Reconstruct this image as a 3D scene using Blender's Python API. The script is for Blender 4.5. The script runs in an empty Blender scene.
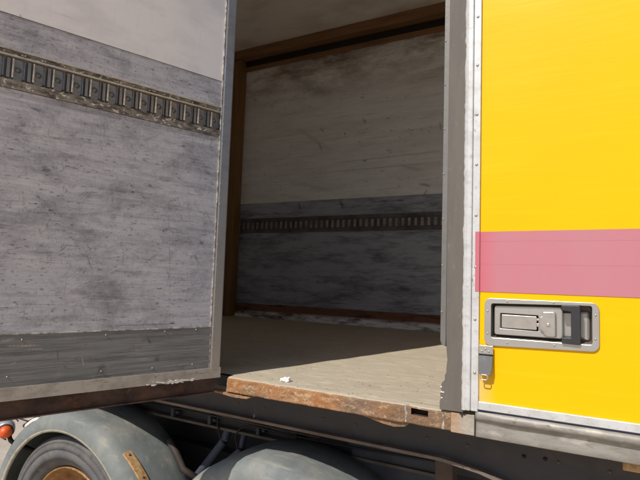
import bpy, bmesh, math, random, json
import numpy as np
from mathutils import Vector, Matrix, noise

# ------------------------------------------------------------------ camera, sky, sun, exposure
sc = bpy.context.scene
col = sc.collection
D, H = 1.6, 1.78            # distance lens - trailer side, lens height (metres)
cam_d = bpy.data.cameras.new('camera'); cam = bpy.data.objects.new('camera', cam_d); col.objects.link(cam)
cam_d.lens = 28.963; cam_d.sensor_width = 36; cam_d.clip_start = .02; cam_d.clip_end = 500
fw = Vector((-.49172575, .86728681, .07758465)); rt = Vector((.87070121, .49068688, .03325338)); up = Vector((.00922955, -.08390459, .99643105))
cam.matrix_world = Matrix(((rt.x, up.x, -fw.x, 0), (rt.y, up.y, -fw.y, -D), (rt.z, up.z, -fw.z, H), (0, 0, 0, 1)))
sc.camera = cam
SUN_EL, SUN_H = math.radians(47), math.radians(12.6)     # elevation; heading of travel from +Y towards +X
w = bpy.data.worlds.new('World'); sc.world = w; w.use_nodes = True
nt = w.node_tree; nt.nodes.clear()
sky = nt.nodes.new('ShaderNodeTexSky'); sky.sky_type = 'NISHITA'; sky.sun_disc = False
sky.sun_elevation = SUN_EL; sky.sun_rotation = math.pi + SUN_H; sky.dust_density = 1.5
bg = nt.nodes.new('ShaderNodeBackground'); bg.inputs['Strength'].default_value = .085
wo = nt.nodes.new('ShaderNodeOutputWorld')
nt.links.new(sky.outputs[0], bg.inputs[0]); nt.links.new(bg.outputs[0], wo.inputs[0])
sd = bpy.data.lights.new('sun', 'SUN'); sd.energy = 4.2; sd.angle = math.radians(.53); sd.color = (1, .95, .87)
sun = bpy.data.objects.new('sun', sd); col.objects.link(sun); sun.location = (-2, -8, 12)
trav = Vector((math.sin(SUN_H)*math.cos(SUN_EL), math.cos(SUN_H)*math.cos(SUN_EL), -math.sin(SUN_EL)))
sun.rotation_euler = trav.to_track_quat('-Z', 'Y').to_euler()
sc.cycles.diffuse_bounces = 8; sc.cycles.max_bounces = 14
sc.view_settings.view_transform = 'Standard'; sc.view_settings.look = 'None'
sc.view_settings.exposure = -.12; sc.view_settings.gamma = 1; sc.view_settings.use_curve_mapping = False

# ------------------------------------------------------------------ materials
def rgb(r, g, b):
    f = lambda c: (c/12.92 if c <= .04045 else ((c+.055)/1.055)**2.4)
    return (f(r/255), f(g/255), f(b/255), 1)
class Mat:
    """Principled material with stacked noise layers in object coordinates."""
    def __init__(s, name, base, rough=.6, metal=0., spec=.5):
        s.m = bpy.data.materials.new(name); s.m.use_nodes = True
        s.t = s.m.node_tree; s.n = s.t.nodes; s.b = s.n['Principled BSDF']
        s.b.inputs['Roughness'].default_value = rough; s.b.inputs['Metallic'].default_value = metal
        s.b.inputs['Specular IOR Level'].default_value = spec
        s.tc = s.n.new('ShaderNodeTexCoord'); s.col = None; s.base = base
        c = s.n.new('ShaderNodeRGB'); c.outputs[0].default_value = base; s.col = c.outputs[0]
        s.rough = None; s.bumpn = None; s.r0 = rough
    def fac(s, scale, lo, hi, detail=6, rough=.6, dist=0., kind='noise', off=0.):
        mp = s.n.new('ShaderNodeMapping'); s.t.links.new(s.tc.outputs['Object'], mp.inputs[0])
        mp.inputs['Scale'].default_value = scale if hasattr(scale, '__len__') else (scale,)*3
        mp.inputs['Location'].default_value = (off, off*1.7, off*.6)
        if kind == 'noise':
            x = s.n.new('ShaderNodeTexNoise'); x.inputs['Scale'].default_value = 1; x.inputs['Detail'].default_value = detail
            x.inputs['Roughness'].default_value = rough; x.inputs['Distortion'].default_value = dist; o = x.outputs[0]
        else:
            x = s.n.new('ShaderNodeTexVoronoi'); x.inputs['Scale'].default_value = 1; o = x.outputs[0]
        s.t.links.new(mp.outputs[0], x.inputs[0])
        r = s.n.new('ShaderNodeMapRange'); r.inputs[1].default_value = lo; r.inputs[2].default_value = hi
        s.t.links.new(o, r.inputs[0]); return r.outputs[0]
    def attr(s, name):
        a = s.n.new('ShaderNodeAttribute'); a.attribute_name = name; return a.outputs['Fac']
    def zfac(s, lo, hi, axis='Z'):
        sp = s.n.new('ShaderNodeSeparateXYZ'); s.t.links.new(s.tc.outputs['Object'], sp.inputs[0])
        r = s.n.new('ShaderNodeMapRange'); r.inputs[1].default_value = lo; r.inputs[2].default_value = hi
        s.t.links.new(sp.outputs[axis], r.inputs[0]); return r.outputs[0]
    def mul(s, a, b, op='MULTIPLY'):
        m = s.n.new('ShaderNodeMath'); m.operation = op; m.use_clamp = True
        for i, v in enumerate((a, b)):
            if isinstance(v, (int, float)): m.inputs[i].default_value = v
            else: s.t.links.new(v, m.inputs[i])
        return m.outputs[0]
    def lay(s, color, f, k=1.):
        f = s.mul(f, k)
        m = s.n.new('ShaderNodeMix'); m.data_type = 'RGBA'
        s.t.links.new(f, m.inputs[0]); s.t.links.new(s.col, m.inputs[6]); m.inputs[7].default_value = color
        s.col = m.outputs[2]; return s
    def L(s, color, scale, lo, hi, k=1., **kw): return s.lay(color, s.fac(scale, lo, hi, **kw), k)
    def bump(s, f, strength=.3, dist=.002):
        b = s.n.new('ShaderNodeBump'); b.inputs['Strength'].default_value = strength; b.inputs['Distance'].default_value = dist
        s.t.links.new(f, b.inputs['Height'])
        if s.bumpn: s.t.links.new(s.bumpn, b.inputs['Normal'])
        s.bumpn = b.outputs[0]; return s
    def roughf(s, f, lo, hi):
        r = s.n.new('ShaderNodeMapRange'); r.inputs[3].default_value = lo; r.inputs[4].default_value = hi
        s.t.links.new(f, r.inputs[0]); s.t.links.new(r.outputs[0], s.b.inputs['Roughness']); return s
    def done(s):
        s.t.links.new(s.col, s.b.inputs['Base Color'])
        if s.bumpn: s.t.links.new(s.bumpn, s.b.inputs['Normal'])
        return s.m

def grime_door(name, base, dark, light, k=1.):
    m = Mat(name, base, .55, spec=.35)
    m.L(dark, (4, 30, 50), .46, .68, .34*k, detail=8, rough=.7)                # long horizontal grain
    m.L(light, (5, 20, 22), .5, .75, .35, detail=6, off=3)
    m.L(dark, (5, 5, 8), .47, .68, .55*k, detail=9, rough=.78, dist=.3, off=7)   # cloudy smears
    m.L(dark, (9, 9, 60), .58, .69, .45*k, detail=8, rough=.75, off=11)         # drag marks
    m.L(dark, (150, 50, 26), .62, .74, .45*k, detail=4, off=5).L(dark, (420, 50, 50), .60, .70, .35*k, detail=3, off=41)                     # short vertical ticks
    m.L(dark, (34, 60, 80), .60, .72, .75*k, detail=5, rough=.7, off=2)           # specks
    m.L(light, (3, 30, 240), .63, .75, .5, detail=3, off=19)                     # pale hairline scratches
    m.L(dark, (2, 30, 300), .64, .74, .6*k, detail=3, off=23)
    m.L(light, (60, 60, 70), .6, .8, .3, detail=4, off=31)
    m.L(dark, (14, 14, 22), .60, .68, .6*k, detail=8, rough=.75, dist=.6, off=52).L(dark, (40, 40, 120), .63, .70, .7*k, detail=5, off=61)
    m.lay(dark, m.attr('scuff'), 1.); m.lay(light, m.attr('scrape'), .8)
    m.bump(m.fac((30, 30, 160), .2, .8, detail=5), .25, .0012); m.bump(m.attr('scuff'), -.2, .0008)
    return m
M = {}
M['door_grey'] = grime_door('scuffed_grey_paint', rgb(192, 192, 202), rgb(70, 68, 78), rgb(226, 224, 226)).done()
M['door_white'] = (Mat('door_white_paint', rgb(240, 238, 242), .45)
    .L(rgb(190, 188, 196), (4, 6, 8), .45, .75, .5).L(rgb(150, 140, 140), (2, 20, 120), .66, .74, .5, detail=3)
    .L(rgb(120, 112, 112), (30, 30, 45), .70, .76, .7, detail=4).L(rgb(200, 190, 188), (90, 30, 7), .55, .8, .3))
M['door_white'].lay(rgb(110, 100, 100), M['door_white'].attr('scuff'), .9); M['door_white'] = M['door_white'].done()
mm = Mat('weathered_kick_plank', rgb(134, 135, 136), .75, spec=.25)
mm.L(rgb(70, 72, 72), (3, 30, 70), .42, .7, .75, detail=9, rough=.75).L(rgb(176, 176, 172), (4, 30, 50), .56, .74, .7, detail=8, rough=.75, off=4)
mm.L(rgb(60, 58, 58), (16, 16, 22), .62, .76, .6, off=8).L(rgb(190, 168, 140), (12, 12, 14), .62, .8, .5, off=15)
mm.L(rgb(50, 48, 48), (4, 30, 320), .6, .72, .6, detail=3).lay(rgb(44, 42, 44), mm.attr('scuff'), .95).lay(rgb(205, 190, 170), mm.attr('scrape'), .85)
mm.bump(mm.fac((4, 30, 140), .3, .7, detail=8), .5, .0015); M['plank'] = mm.done()

def alu(name, base, rough, metal, dirt, k=.5, sc=1.):
    m = Mat(name, base, rough, metal)
    m.L(dirt, (14*sc, 14*sc, 20*sc), .45, .75, k, detail=7, rough=.7).L(dirt, (60*sc, 60*sc, 60*sc), .58, .72, k, detail=5, off=5)
    m.bump(m.fac((50*sc, 50*sc, 50*sc), .3, .7), .2, .001); return m
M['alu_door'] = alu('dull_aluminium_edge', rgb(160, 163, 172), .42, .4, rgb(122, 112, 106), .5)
M['alu_door'].lay(rgb(172, 163, 153), M['alu_door'].zfac(.30*D, -.22*D), .75); M['alu_door'] = M['alu_door'].done()  # beige towards the foot: the metal's reflection fade put into the colour
M['alu_strip'] = alu('worn_aluminium_strip', rgb(184, 177, 169), .55, .2, rgb(112, 98, 86), .6).L(rgb(86, 72, 62), (8, 8, 60), .58, .72, .6, off=4).done()
M['alu_frame'] = alu('painted_aluminium_frame', rgb(212, 213, 215), .42, .15, rgb(150, 142, 132), .5).L(rgb(96, 90, 84), (70, 70, 30), .66, .74, .6).done()
M['galv'] = alu('galvanised_track', rgb(150, 150, 152), .42, .6, rgb(92, 84, 78), .55, 2).done()
M['galv_bright'] = alu('bright_track_edge', rgb(214, 208, 196), .35, .5, rgb(120, 104, 84), .6, 2).done()
M['hole'] = Mat('dark_slot', rgb(38, 36, 38), .8).done()
M['screw'] = Mat('steel_screw', rgb(200, 198, 194), .35, .7).done()
M['caulk'] = Mat('old_caulk', rgb(190, 182, 170), .7).L(rgb(112, 104, 98), 45, .42, .56, .9).done()
M['track_dirt'] = (Mat('grimy_track_flange', rgb(142, 136, 128), .7, .1).L(rgb(66, 58, 54), (20, 30, 60), .44, .6, .85, detail=7)
    .L(rgb(222, 216, 206), (60, 60, 90), .56, .64, .95, off=6).L(rgb(110, 62, 36), (14, 14, 14), .6, .7, .8, off=9).done())
mm = Mat('rusty_channel', rgb(92, 72, 62), .75, .15)
mm.L(rgb(58, 44, 38), (9, 9, 14), .42, .62, .9, detail=8).L(rgb(140, 86, 54), (18, 18, 22), .54, .72, .8, detail=8, rough=.75, off=3)
mm.L(rgb(120, 112, 108), (30, 30, 20), .62, .74, .6, off=7).L(rgb(160, 84, 44), (50, 50, 50), .64, .74, .8, off=12); M['rust_dark'] = mm.bump(mm.fac(60, .3, .7), .4, .002).done()
mm = Mat('flaking_rust_edge', rgb(172, 128, 88), .85)
mm.L(rgb(166, 108, 62), (9, 9, 16), .45, .62, .8, detail=9, rough=.75).L(rgb(128, 104, 82), (5, 5, 7), .47, .58, .85, detail=8, off=33).L(rgb(206, 186, 156), (24, 24, 44), .53, .63, .75, detail=9, rough=.78, off=4)
mm.L(rgb(104, 58, 34), (38, 38, 52), .58, .68, .75, detail=8, rough=.75, off=9).L(rgb(186, 116, 56), (10, 10, 10), .58, .72, .6, off=14)
mm.L(rgb(226, 216, 200), (70, 70, 70), .64, .72, .8, off=2).L(rgb(140, 122, 112), (9, 9, 9), .52, .7, .5, off=21)
mm.bump(mm.fac(70, .3, .7, detail=8, rough=.7), .8, .004); M['rust'] = mm.done()
mm = Mat('worn_plywood_floor', rgb(190, 179, 161), .85, spec=.2)
mm.L(rgb(168, 153, 128), (5, 40, 40), .42, .68, .5, detail=8, rough=.7).L(rgb(226, 212, 188), (12, 30, 30), .52, .72, .5, detail=8, off=5)
mm.L(rgb(140, 120, 92), (10, 90, 60), .62, .74, .6, detail=6, off=9).L(rgb(120, 104, 84), (70, 70, 70), .66, .76, .6, off=1).L(rgb(150, 134, 112), (3, 3, 3), .5, .75, .35, off=18)
mm.bump(mm.fac((20, 120, 60), .3, .7, detail=7), .5, .002); M['floor'] = mm.done()
mm = Mat('interior_wall_paint', rgb(242, 242, 243), .6)
mm.L(rgb(206, 202, 198), (2.2, 8, 14), .42, .7, .6, detail=9, rough=.72).L(rgb(84, 66, 50), (1.2, 8, 22), .6, .74, .38, detail=9, rough=.75, off=3)
mm.L(rgb(70, 56, 44), (14, 14, 26), .66, .76, .7, detail=6, off=5)
top = mm.zfac(H+1.02*D, H+1.3*D)                                # water stains under the roof
mm.lay(rgb(126, 98, 70), mm.mul(top, mm.fac((2.2, 3, 6), .42, .62, detail=9, rough=.72, dist=.25)), .85)
mm.L(rgb(96, 78, 60), (2, 8, 90), .62, .74, .6, detail=8, off=27).L(rgb(60, 50, 42), (26, 26, 40), .66, .74, .8, detail=6, off=44)
mm.lay(rgb(206, 196, 180), mm.mul(top, mm.fac((3, 3, 22), .58, .66, detail=8, dist=.6, off=8)), .6)
M_wall_upper = mm.lay(rgb(48, 38, 30), mm.attr('scuff'), 1.).done()
mm = Mat('interior_wall_scuffed', rgb(172, 176, 188), .6)
mm.L(rgb(80, 84, 96), (3, 8, 14), .44, .66, .75, detail=9, rough=.7).L(rgb(40, 40, 46), (5, 8, 40), .56, .7, .8, detail=8, rough=.72, off=3).L(rgb(150, 150, 154), (3, 8, 30), .6, .74, .5, detail=8, off=8)
M_wall_lower = mm.lay(rgb(28, 26, 28), mm.attr('scuff'), 1.).done()
mm = Mat('peeling_kick_board', rgb(124, 84, 62), .8)
f = mm.mul(mm.zfac(H-.196*D, H-.212*D), mm.fac((4, 8, 26), .38, .52, detail=9, rough=.75)); mm.lay(rgb(236, 236, 238), f, 1.)
mm.L(rgb(40, 22, 16), (5, 5, 24), .5, .66, .8, detail=8, off=4); M['kick'] = mm.done()
M['batten'] = Mat('brown_hardwood_trim', rgb(146, 108, 72), .6).L(rgb(100, 70, 44), (2, 20, 30), .4, .7, .7).done()
M['post'] = Mat('varnished_brown_post', rgb(140, 104, 60), .5).L(rgb(104, 74, 42), (20, 20, 2), .4, .7, .7).done()
M['ceiling'] = Mat('grubby_ceiling_panel', rgb(242, 236, 228), .7).L(rgb(196, 180, 162), (1.5, 3, 3), .45, .7, .8, detail=8).done()
mm = Mat('yellow_gloss_paint', rgb(251, 193, 0), .34, spec=.25)
mm.L(rgb(248, 186, 0), (1.5, 2, 3), .4, .7, .5).L(rgb(254, 204, 30), (2, 4, 40), .55, .72, .3, detail=4, off=4).L(rgb(214, 176, 60), (22, 22, 22), .70, .78, .35, detail=5, off=7)  # the paler horizontal streaks put weak sky glare into the colour
x = mm.mul(mm.zfac(-.186*D, -.2225*D, 'X'), mm.zfac(H-.14*D, H-.2*D)); mm.lay(rgb(212, 192, 150), mm.mul(x, mm.fac((20, 20, 14), .25, .6)), .9)
mm.bump(mm.fac((6, 6, 60), .3, .7, detail=3), .12, .001).bump(mm.fac(2.2, .3, .7, detail=1), .3, .01); M['yellow'] = mm.done()
mm = Mat('faded_pink_tape', rgb(194, 122, 134), .5)
mm.L(rgb(190, 130, 138), (7, 7, 3), .4, .7, .7, detail=3).L(rgb(206, 112, 132), (3, 3, 150), .66, .72, .5, detail=2, off=3)
mm.lay(rgb(204, 100, 116), mm.zfac(-.185*D, -.214*D, 'X'), .7); M['pink'] = mm.bump(mm.fac((50, 50, 6), .3, .7, detail=2), .12, .001).done()
M['rubber'] = Mat('grey_weathered_seal', rgb(106, 100, 95), .75).L(rgb(88, 84, 81), (30, 30, 4), .4, .7, .6).L(rgb(140, 132, 124), (60, 60, 30), .60, .72, .3, off=5).L(rgb(70, 68, 68), (60, 60, 90), .68, .76, .6, off=3).done()
M['seal_alu'] = alu('seal_retainer', rgb(120, 118, 116), .5, .2, rgb(100, 97, 94), .5).done()
mm = Mat('dirty_grey_sill', rgb(158, 154, 148), .55, .2)
mm.L(rgb(120, 114, 106), (6, 6, 14), .42, .68, .8, detail=8, rough=.7).L(rgb(206, 200, 188), (9, 9, 20), .55, .7, .6, off=6).L(rgb(88, 80, 74), (40, 40, 50), .62, .74, .7, off=3)
M['sill'] = mm.bump(mm.fac((6, 6, 12), .3, .7), .3, .006).done()
mm = Mat('sill_corner', rgb(172, 164, 152), .6, .1)
mm.L(rgb(120, 112, 102), (9, 9, 14), .42, .66, .7, detail=8)
mm.lay(rgb(182, 136, 96), mm.mul(mm.zfac(-.240*D, -.262*D, 'X'), mm.fac((14, 14, 10), .25, .55, detail=8)), 1.)
M['sill_rusty'] = mm.bump(mm.fac(50, .3, .7), .5, .003).done()
mm = Mat('brushed_steel', rgb(200, 198, 196), .34, .7)
mm.L(rgb(176, 170, 166), (8, 8, 8), .4, .7, .4).L(rgb(150, 140, 130), (60, 60, 60), .62, .74, .3, off=2)
M['steel'] = mm.bump(mm.fac((4, 60, 300), .3, .7, detail=2), .15, .0006).done()
M['steel_rough'] = Mat('pitted_steel', rgb(184, 178, 172), .42, .5).L(rgb(158, 150, 144), 40, .4, .7, .5).done()
M['black'] = Mat('black_handle_plastic', rgb(50, 50, 53), .5).L(rgb(72, 72, 74), 50, .55, .75, .5).done()
M['gap'] = Mat('dark_recess_steel', rgb(138, 128, 120), .45, .4).done()
M['strap'] = Mat('grey_steel_strap', rgb(96, 96, 98), .5, .0).L(rgb(124, 124, 126), 30, .5, .7, .5).done()
mm = Mat('dusty_plastic_mudguard', rgb(108, 114, 115), .75)
mm.L(rgb(138, 143, 143), (6, 6, 6), .4, .7, .7, detail=7).L(rgb(172, 165, 148), (5, 5, 5), .50, .78, .5, detail=8, off=5).L(rgb(92, 100, 100), (30, 30, 30), .6, .75, .5, off=9).L(rgb(190, 186, 174), (60, 60, 60), .62, .76, .3, off=3).L(rgb(176, 168, 150), (4, 30, 30), .56, .74, .5, detail=8, off=71).L(rgb(96, 100, 98), (10, 60, 60), .62, .74, .5, detail=8, off=13)
M['fender'] = mm.bump(mm.fac(30, .3, .7), .15, .002).done()
M['fender_edge'] = Mat('painted_lip_highlight', rgb(188, 184, 166), .7).L(rgb(130, 132, 126), 30, .45, .7, .7).done()  # cream lip colour paints in the highlight along the mudguard edge
mm = Mat('dusty_tyre_rubber', rgb(96, 96, 98), .8, spec=.25)
mm.L(rgb(126, 122, 118), (9, 9, 9), .42, .7, .6, detail=7).L(rgb(60, 60, 62), (30, 30, 30), .55, .72, .6, off=5)
M['tyre'] = mm.bump(mm.fac(60, .3, .7), .3, .002).done()
M['rim'] = Mat('rust_stained_rim', rgb(172, 134, 88), .55, .3).L(rgb(110, 76, 46), (12, 12, 12), .42, .65, .8, detail=8).L(rgb(206, 180, 140), 30, .58, .7, .6, off=4).done()
M['chassis'] = Mat('dull_chassis_paint', rgb(60, 59, 62), .6).L(rgb(88, 74, 64), (4, 10, 16), .45, .7, .7, detail=8).L(rgb(46, 46, 50), 14, .5, .7, .6, off=4).done()
M['chassis_edge'] = Mat('dusty_chassis_flange', rgb(116, 104, 96), .7).L(rgb(84, 70, 60), (8, 8, 8), .42, .66, .8).done()
M['pipe'] = Mat('blue_grey_hose', rgb(72, 78, 92), .55).done()
M['brown'] = Mat('rusty_bracket', rgb(84, 70, 60), .7).L(rgb(60, 44, 36), 20, .45, .65, .7).done()
M['strapwood'] = Mat('tan_bracket', rgb(196, 160, 112), .7).L(rgb(140, 100, 62), 60, .45, .65, .7).done()
M['orange'] = Mat('orange_lens', rgb(226, 98, 40), .4).L(rgb(180, 54, 20), 40, .45, .7, .6).done()
M['chrome'] = Mat('lamp_bezel', rgb(206, 206, 216), .3, .5).L(rgb(140, 132, 140), 30, .5, .7, .5).done()
M['cable'] = Mat('black_cable', rgb(44, 40, 40), .6).done()
M['paper'] = Mat('white_paper', rgb(242, 240, 236), .8).done()
M['box'] = Mat('grey_storage_box', rgb(76, 78, 86), .65).L(rgb(54, 54, 60), 8, .45, .65, .6).done()
mm = Mat('dusty_concrete_ground', rgb(196, 184, 170), .9, spec=.2)
mm.L(rgb(160, 148, 134), 1.5, .4, .7, .7, detail=8).L(rgb(120, 112, 104), 40, .55, .75, .5, off=3); M['ground'] = mm.bump(mm.fac(60, .3, .7), .4, .006).done()
M['white_side'] = M['yellow']

# ------------------------------------------------------------------ helpers (lengths in units of D unless the object is the door)
def W(x, Y, z): return Vector((x*D, Y*D, H+z*D))
def Q(s, n, z): return Vector((s*D, n*D, z*D))            # door frame: along leaf, out of inner face, up (relative to lens height)
def link(name, bm, m, parent=None, smooth=False, bevel=0., label=None, kind=None, loc=None, rot=None, recalc=True):
    if recalc: bmesh.ops.recalc_face_normals(bm, faces=bm.faces)
    me = bpy.data.meshes.new(name); bm.to_mesh(me); bm.free()
    for x in (m if isinstance(m, (list, tuple)) else [m]): me.materials.append(x)
    if smooth: me.polygons.foreach_set('use_smooth', [True]*len(me.polygons))
    o = bpy.data.objects.new(name, me); col.objects.link(o); o.parent = parent
    if loc: o.location = loc
    if rot: o.rotation_euler = rot
    if bevel:
        b = o.modifiers.new('bevel', 'BEVEL'); b.width = bevel; b.segments = 2; b.limit_method = 'ANGLE'; b.angle_limit = math.radians(35)
    if label: o['label'] = label
    if kind: o['kind'] = kind
    return o
def box(bm, a, b, T=W, mi=0):
    xs, ys, zs = (a[0], b[0]), (a[1], b[1]), (a[2], b[2])
    v = [bm.verts.new(T(xs[i], ys[j], zs[k])) for i in (0, 1) for j in (0, 1) for k in (0, 1)]
    for q in ((0,1,3,2), (4,6,7,5), (0,4,5,1), (2,3,7,6), (0,2,6,4), (1,5,7,3)):
        f = bm.faces.new([v[i] for i in q]); f.material_index = mi
    return bm
def B(*boxes, T=W):
    bm = bmesh.new()
    for a, b in boxes: box(bm, a, b, T)
    return bm
def prism(bm, pts, n0, n1, T=W, axis='Y'):
    """polygon pts (x,z) extruded from Y=n0 to n1; axis 'X': pts are (Y,z) extruded along x"""
    f = (lambda p, n: T(p[0], n, p[1])) if axis == 'Y' else (lambda p, n: T(n, p[0], p[1]))
    a = [bm.verts.new(f(p, n0)) for p in pts]; b = [bm.verts.new(f(p, n1)) for p in pts]
    bm.faces.new(a); bm.faces.new(b[::-1])
    for i in range(len(pts)):
        j = (i+1) % len(pts); bm.faces.new((a[i], a[j], b[j], b[i]))
    return bm
def tube(bm, pts, r, seg=10, cap=True):
    rings = []
    for i, p in enumerate(pts):
        d = (pts[min(i+1, len(pts)-1)]-pts[max(i-1, 0)]).normalized()
        a = d.cross(Vector((0, 0, 1)) if abs(d.z) < .9 else Vector((1, 0, 0))).normalized(); b = d.cross(a)
        rr = r[i] if hasattr(r, '__len__') else r
        rings.append([bm.verts.new(p+(a*math.cos(t)+b*math.sin(t))*rr) for t in (2*math.pi*k/seg for k in range(seg))])
    for A, C in zip(rings, rings[1:]):
        for k in range(seg): bm.faces.new((A[k], A[(k+1) % seg], C[(k+1) % seg], C[k]))
    if cap: bm.faces.new(rings[0][::-1]); bm.faces.new(rings[-1])
    return bm
def dome(bm, c, d, r, h, seg=10, rows=3):
    """small domed head at c facing d"""
    return tube(bm, [c-d*h*.5, c, c+d*h*.6, c+d*h], [r, r, r*.8, r*.25], seg)
def screw_heads(name, mat_, pts, d, r, h, parent, T=W):
    first = None
    for p in pts:
        if first is None:
            bm = bmesh.new(); dome(bm, Vector((0, 0, 0)), d, r, h, 8)
            first = link(name, bm, mat_, parent, smooth=True, loc=T(*p)); o = first
        else:
            o = first.copy(); col.objects.link(o); o.parent = parent; o.location = T(*p)
def npnoise(x, y, s, o=0.):
    return noise.noise(Vector((x*s, y*s, o)))
def marks(P, L, wb=1.):
    a = np.zeros(len(P))
    for x0, z0, x1, z1, wd, k in L:
        A = np.array([x0, z0]); d = np.array([x1-x0, z1-z0]); l2 = max(d@d, 1e-9)
        wob = wb*(np.sin(P[:, 0]*150+P[:, 1]*93+x0*50)*wd*.35+np.sin(P[:, 0]*57-P[:, 1]*231+z0*70)*wd*.3)
        t = np.clip((P-A)@d/l2, 0, 1); q = P-A-t[:, None]*d; r = np.hypot(q[:, 0], q[:, 1])+wob
        fade = (.35+.65*np.sin(np.pi*np.clip(t*.9+.05, 0, 1)))*(.72+.28*np.sin(P[:, 0]*900+P[:, 1]*700+x0*99)*wb)
        a = np.maximum(a, fade*k*np.exp(-(np.clip(r, 0, None)/wd)**2))
    return a
def sheet(x0, x1, z0, z1, nx, nz, n, T, dark=(), lite=(), name='sheet', m=None, parent=None, th=.004, label=None, warp=0., wb=1.):
    """panel with a fine grid face carrying scuff / scrape masks, and real thickness behind it"""
    X, Z = np.meshgrid(np.linspace(x0, x1, nx), np.linspace(z0, z1, nz)); P = np.c_[X.ravel(), Z.ravel()]
    bm = bmesh.new(); me = bpy.data.meshes.new(name)
    V = []
    for x, z in P: V.append(T(x, n+(warp*npnoise(x, z, 5) if warp else 0), z))
    nb = len(V)
    for x, z in ((x0, z0), (x1, z0), (x1, z1), (x0, z1)): V.append(T(x, n-th, z))
    idx = np.arange(nx*nz).reshape(nz, nx)
    F = np.stack([idx[:-1, :-1], idx[:-1, 1:], idx[1:, 1:], idx[1:, :-1]], -1).reshape(-1, 4).tolist()
    c = [nb, nb+1, nb+2, nb+3]
    F += [[c[3], c[2], c[1], c[0]], idx[0][::-1].tolist()+[c[0], c[1]], idx[-1].tolist()+[c[2], c[3]], idx[:, 0].tolist()+[c[3], c[0]], idx[:, -1][::-1].tolist()+[c[1], c[2]]]
    bm.free(); me.from_pydata([tuple(v) for v in V], [], F); me.materials.append(m)
    for nm, L in (('scuff', dark), ('scrape', lite)):
        a = np.zeros(len(V), dtype=np.float32)
        if len(L): a[:nb] = marks(P, L, wb)
        me.attributes.new(nm, 'FLOAT', 'POINT').data.foreach_set('value', a)
    bm = bmesh.new(); bm.from_mesh(me); bmesh.ops.recalc_face_normals(bm, faces=bm.faces); bm.to_mesh(me); bm.free()
    o = bpy.data.objects.new(name, me); col.objects.link(o); o.parent = parent
    if label: o['label'] = label
    return o
random.seed(4)
DARK = [[0.457,0.316,0.44,0.312,0.0024,0.9],[0.461,0.319,0.452,0.315,0.0017,0.7],[0.317,0.312,0.312,0.294,0.0017,0.7],[0.428,0.464,0.413,0.463,0.0028,0.4],[0.49,0.492,0.479,0.482,0.0009,0.8],[0.15,0.458,0.124,0.461,0.0017,0.5],[0.359,0.456,0.356,0.465,0.0011,0.5],[0.336,0.472,0.33,0.48,0.0011,0.4],[0.184,0.453,0.182,0.447,0.0009,0.6],[0.086,0.449,0.073,0.448,0.0011,0.6],[0.475,0.108,0.293,0.123,0.0013,0.5],[0.293,0.123,0.024,0.13,0.001,0.5],[0.088,0.049,0.081,0.031,0.0024,0.85],[0.09,0.042,0.077,0.043,0.0011,0.7],[0.197,0.034,0.182,0.046,0.0018,0.5],[0.252,0.195,0.247,0.189,0.0017,0.8],[0.386,0.171,0.386,0.163,0.0016,0.6],[0.432,0.17,0.429,0.163,0.0013,0.6],[0.431,0.034,0.385,0.038,0.0009,0.6],[0.385,0.04,0.375,0.049,0.0013,0.8],[0.382,0.053,0.356,0.052,0.001,0.7],[0.382,0.057,0.382,0.045,0.0009,0.7],[0.371,0.045,0.357,0.046,0.0011,0.6],[0.34,0.051,0.317,-0.003,0.0009,0.7],[0.334,0.044,0.307,0.06,0.0009,0.6],[0.367,-0.013,0.345,0.006,0.0011,0.8],[0.359,-0.014,0.347,-0.002,0.0008,0.7],[0.333,0.056,0.324,0.042,0.0011,0.7],[0.349,0.006,0.33,0.009,0.0008,0.5],[0.445,-0.064,0.421,-0.064,0.0022,0.5],[0.294,-0.048,0.252,-0.048,0.0044,0.3],[0.158,0.133,0.146,-0.066,0.0006,0.6],[0.259,0.055,0.258,0.016,0.0008,0.5],[0.392,0.146,0.275,0.172,0.0067,0.35],[0.337,0.18,0.208,0.166,0.0044,0.3],[0.371,0.108,0.229,0.152,0.0033,0.3],[0.446,0.154,0.39,0.112,0.0033,0.25],[0.35,0.081,0.319,0.088,0.0044,0.35],[0.264,0.007,0.22,0.0,0.0033,0.35],[0.163,0.016,0.131,0.012,0.0033,0.35],[0.346,-0.036,0.31,-0.056,0.0044,0.3],[0.251,0.066,0.229,0.063,0.0022,0.4],[0.079,0.086,0.062,0.063,0.0017,0.5],[0.07,0.159,0.043,0.123,0.0022,0.4],[0.067,0.252,0.044,0.236,0.0022,0.35],[0.424,0.079,0.415,0.06,0.0011,0.4],[0.398,0.232,0.341,0.237,0.0033,0.3],[0.482,0.178,0.414,0.199,0.0044,0.25],[0.258,0.247,0.165,0.25,0.0033,0.25],[0.138,0.21,0.073,0.212,0.0022,0.35],[0.502,0.241,0.434,0.235,0.0044,0.2],[0.208,0.166,0.042,0.15,0.0022,0.3],[0.198,-0.133,0.188,-0.151,0.0022,0.8],[0.205,-0.144,0.184,-0.138,0.0017,0.7],[0.314,-0.173,0.313,-0.181,0.0011,0.6],[0.376,-0.154,0.374,-0.178,0.0011,0.6]]
LITE = [[0.462,-0.142,0.409,-0.143,0.0013,0.8],[0.429,-0.149,0.404,-0.151,0.0011,0.7],[0.476,-0.132,0.454,-0.129,0.0018,0.6],[0.33,-0.169,0.325,-0.19,0.0006,0.8],[0.353,-0.17,0.326,-0.17,0.0006,0.7],[0.457,-0.177,0.447,-0.172,0.0009,0.5],[0.457,0.065,0.394,0.062,0.0008,0.4],[0.132,-0.098,0.039,-0.057,0.0011,0.5],[0.477,-0.113,0.375,-0.114,0.0011,0.5],[0.192,-0.083,0.169,-0.081,0.0009,0.5]]
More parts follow.
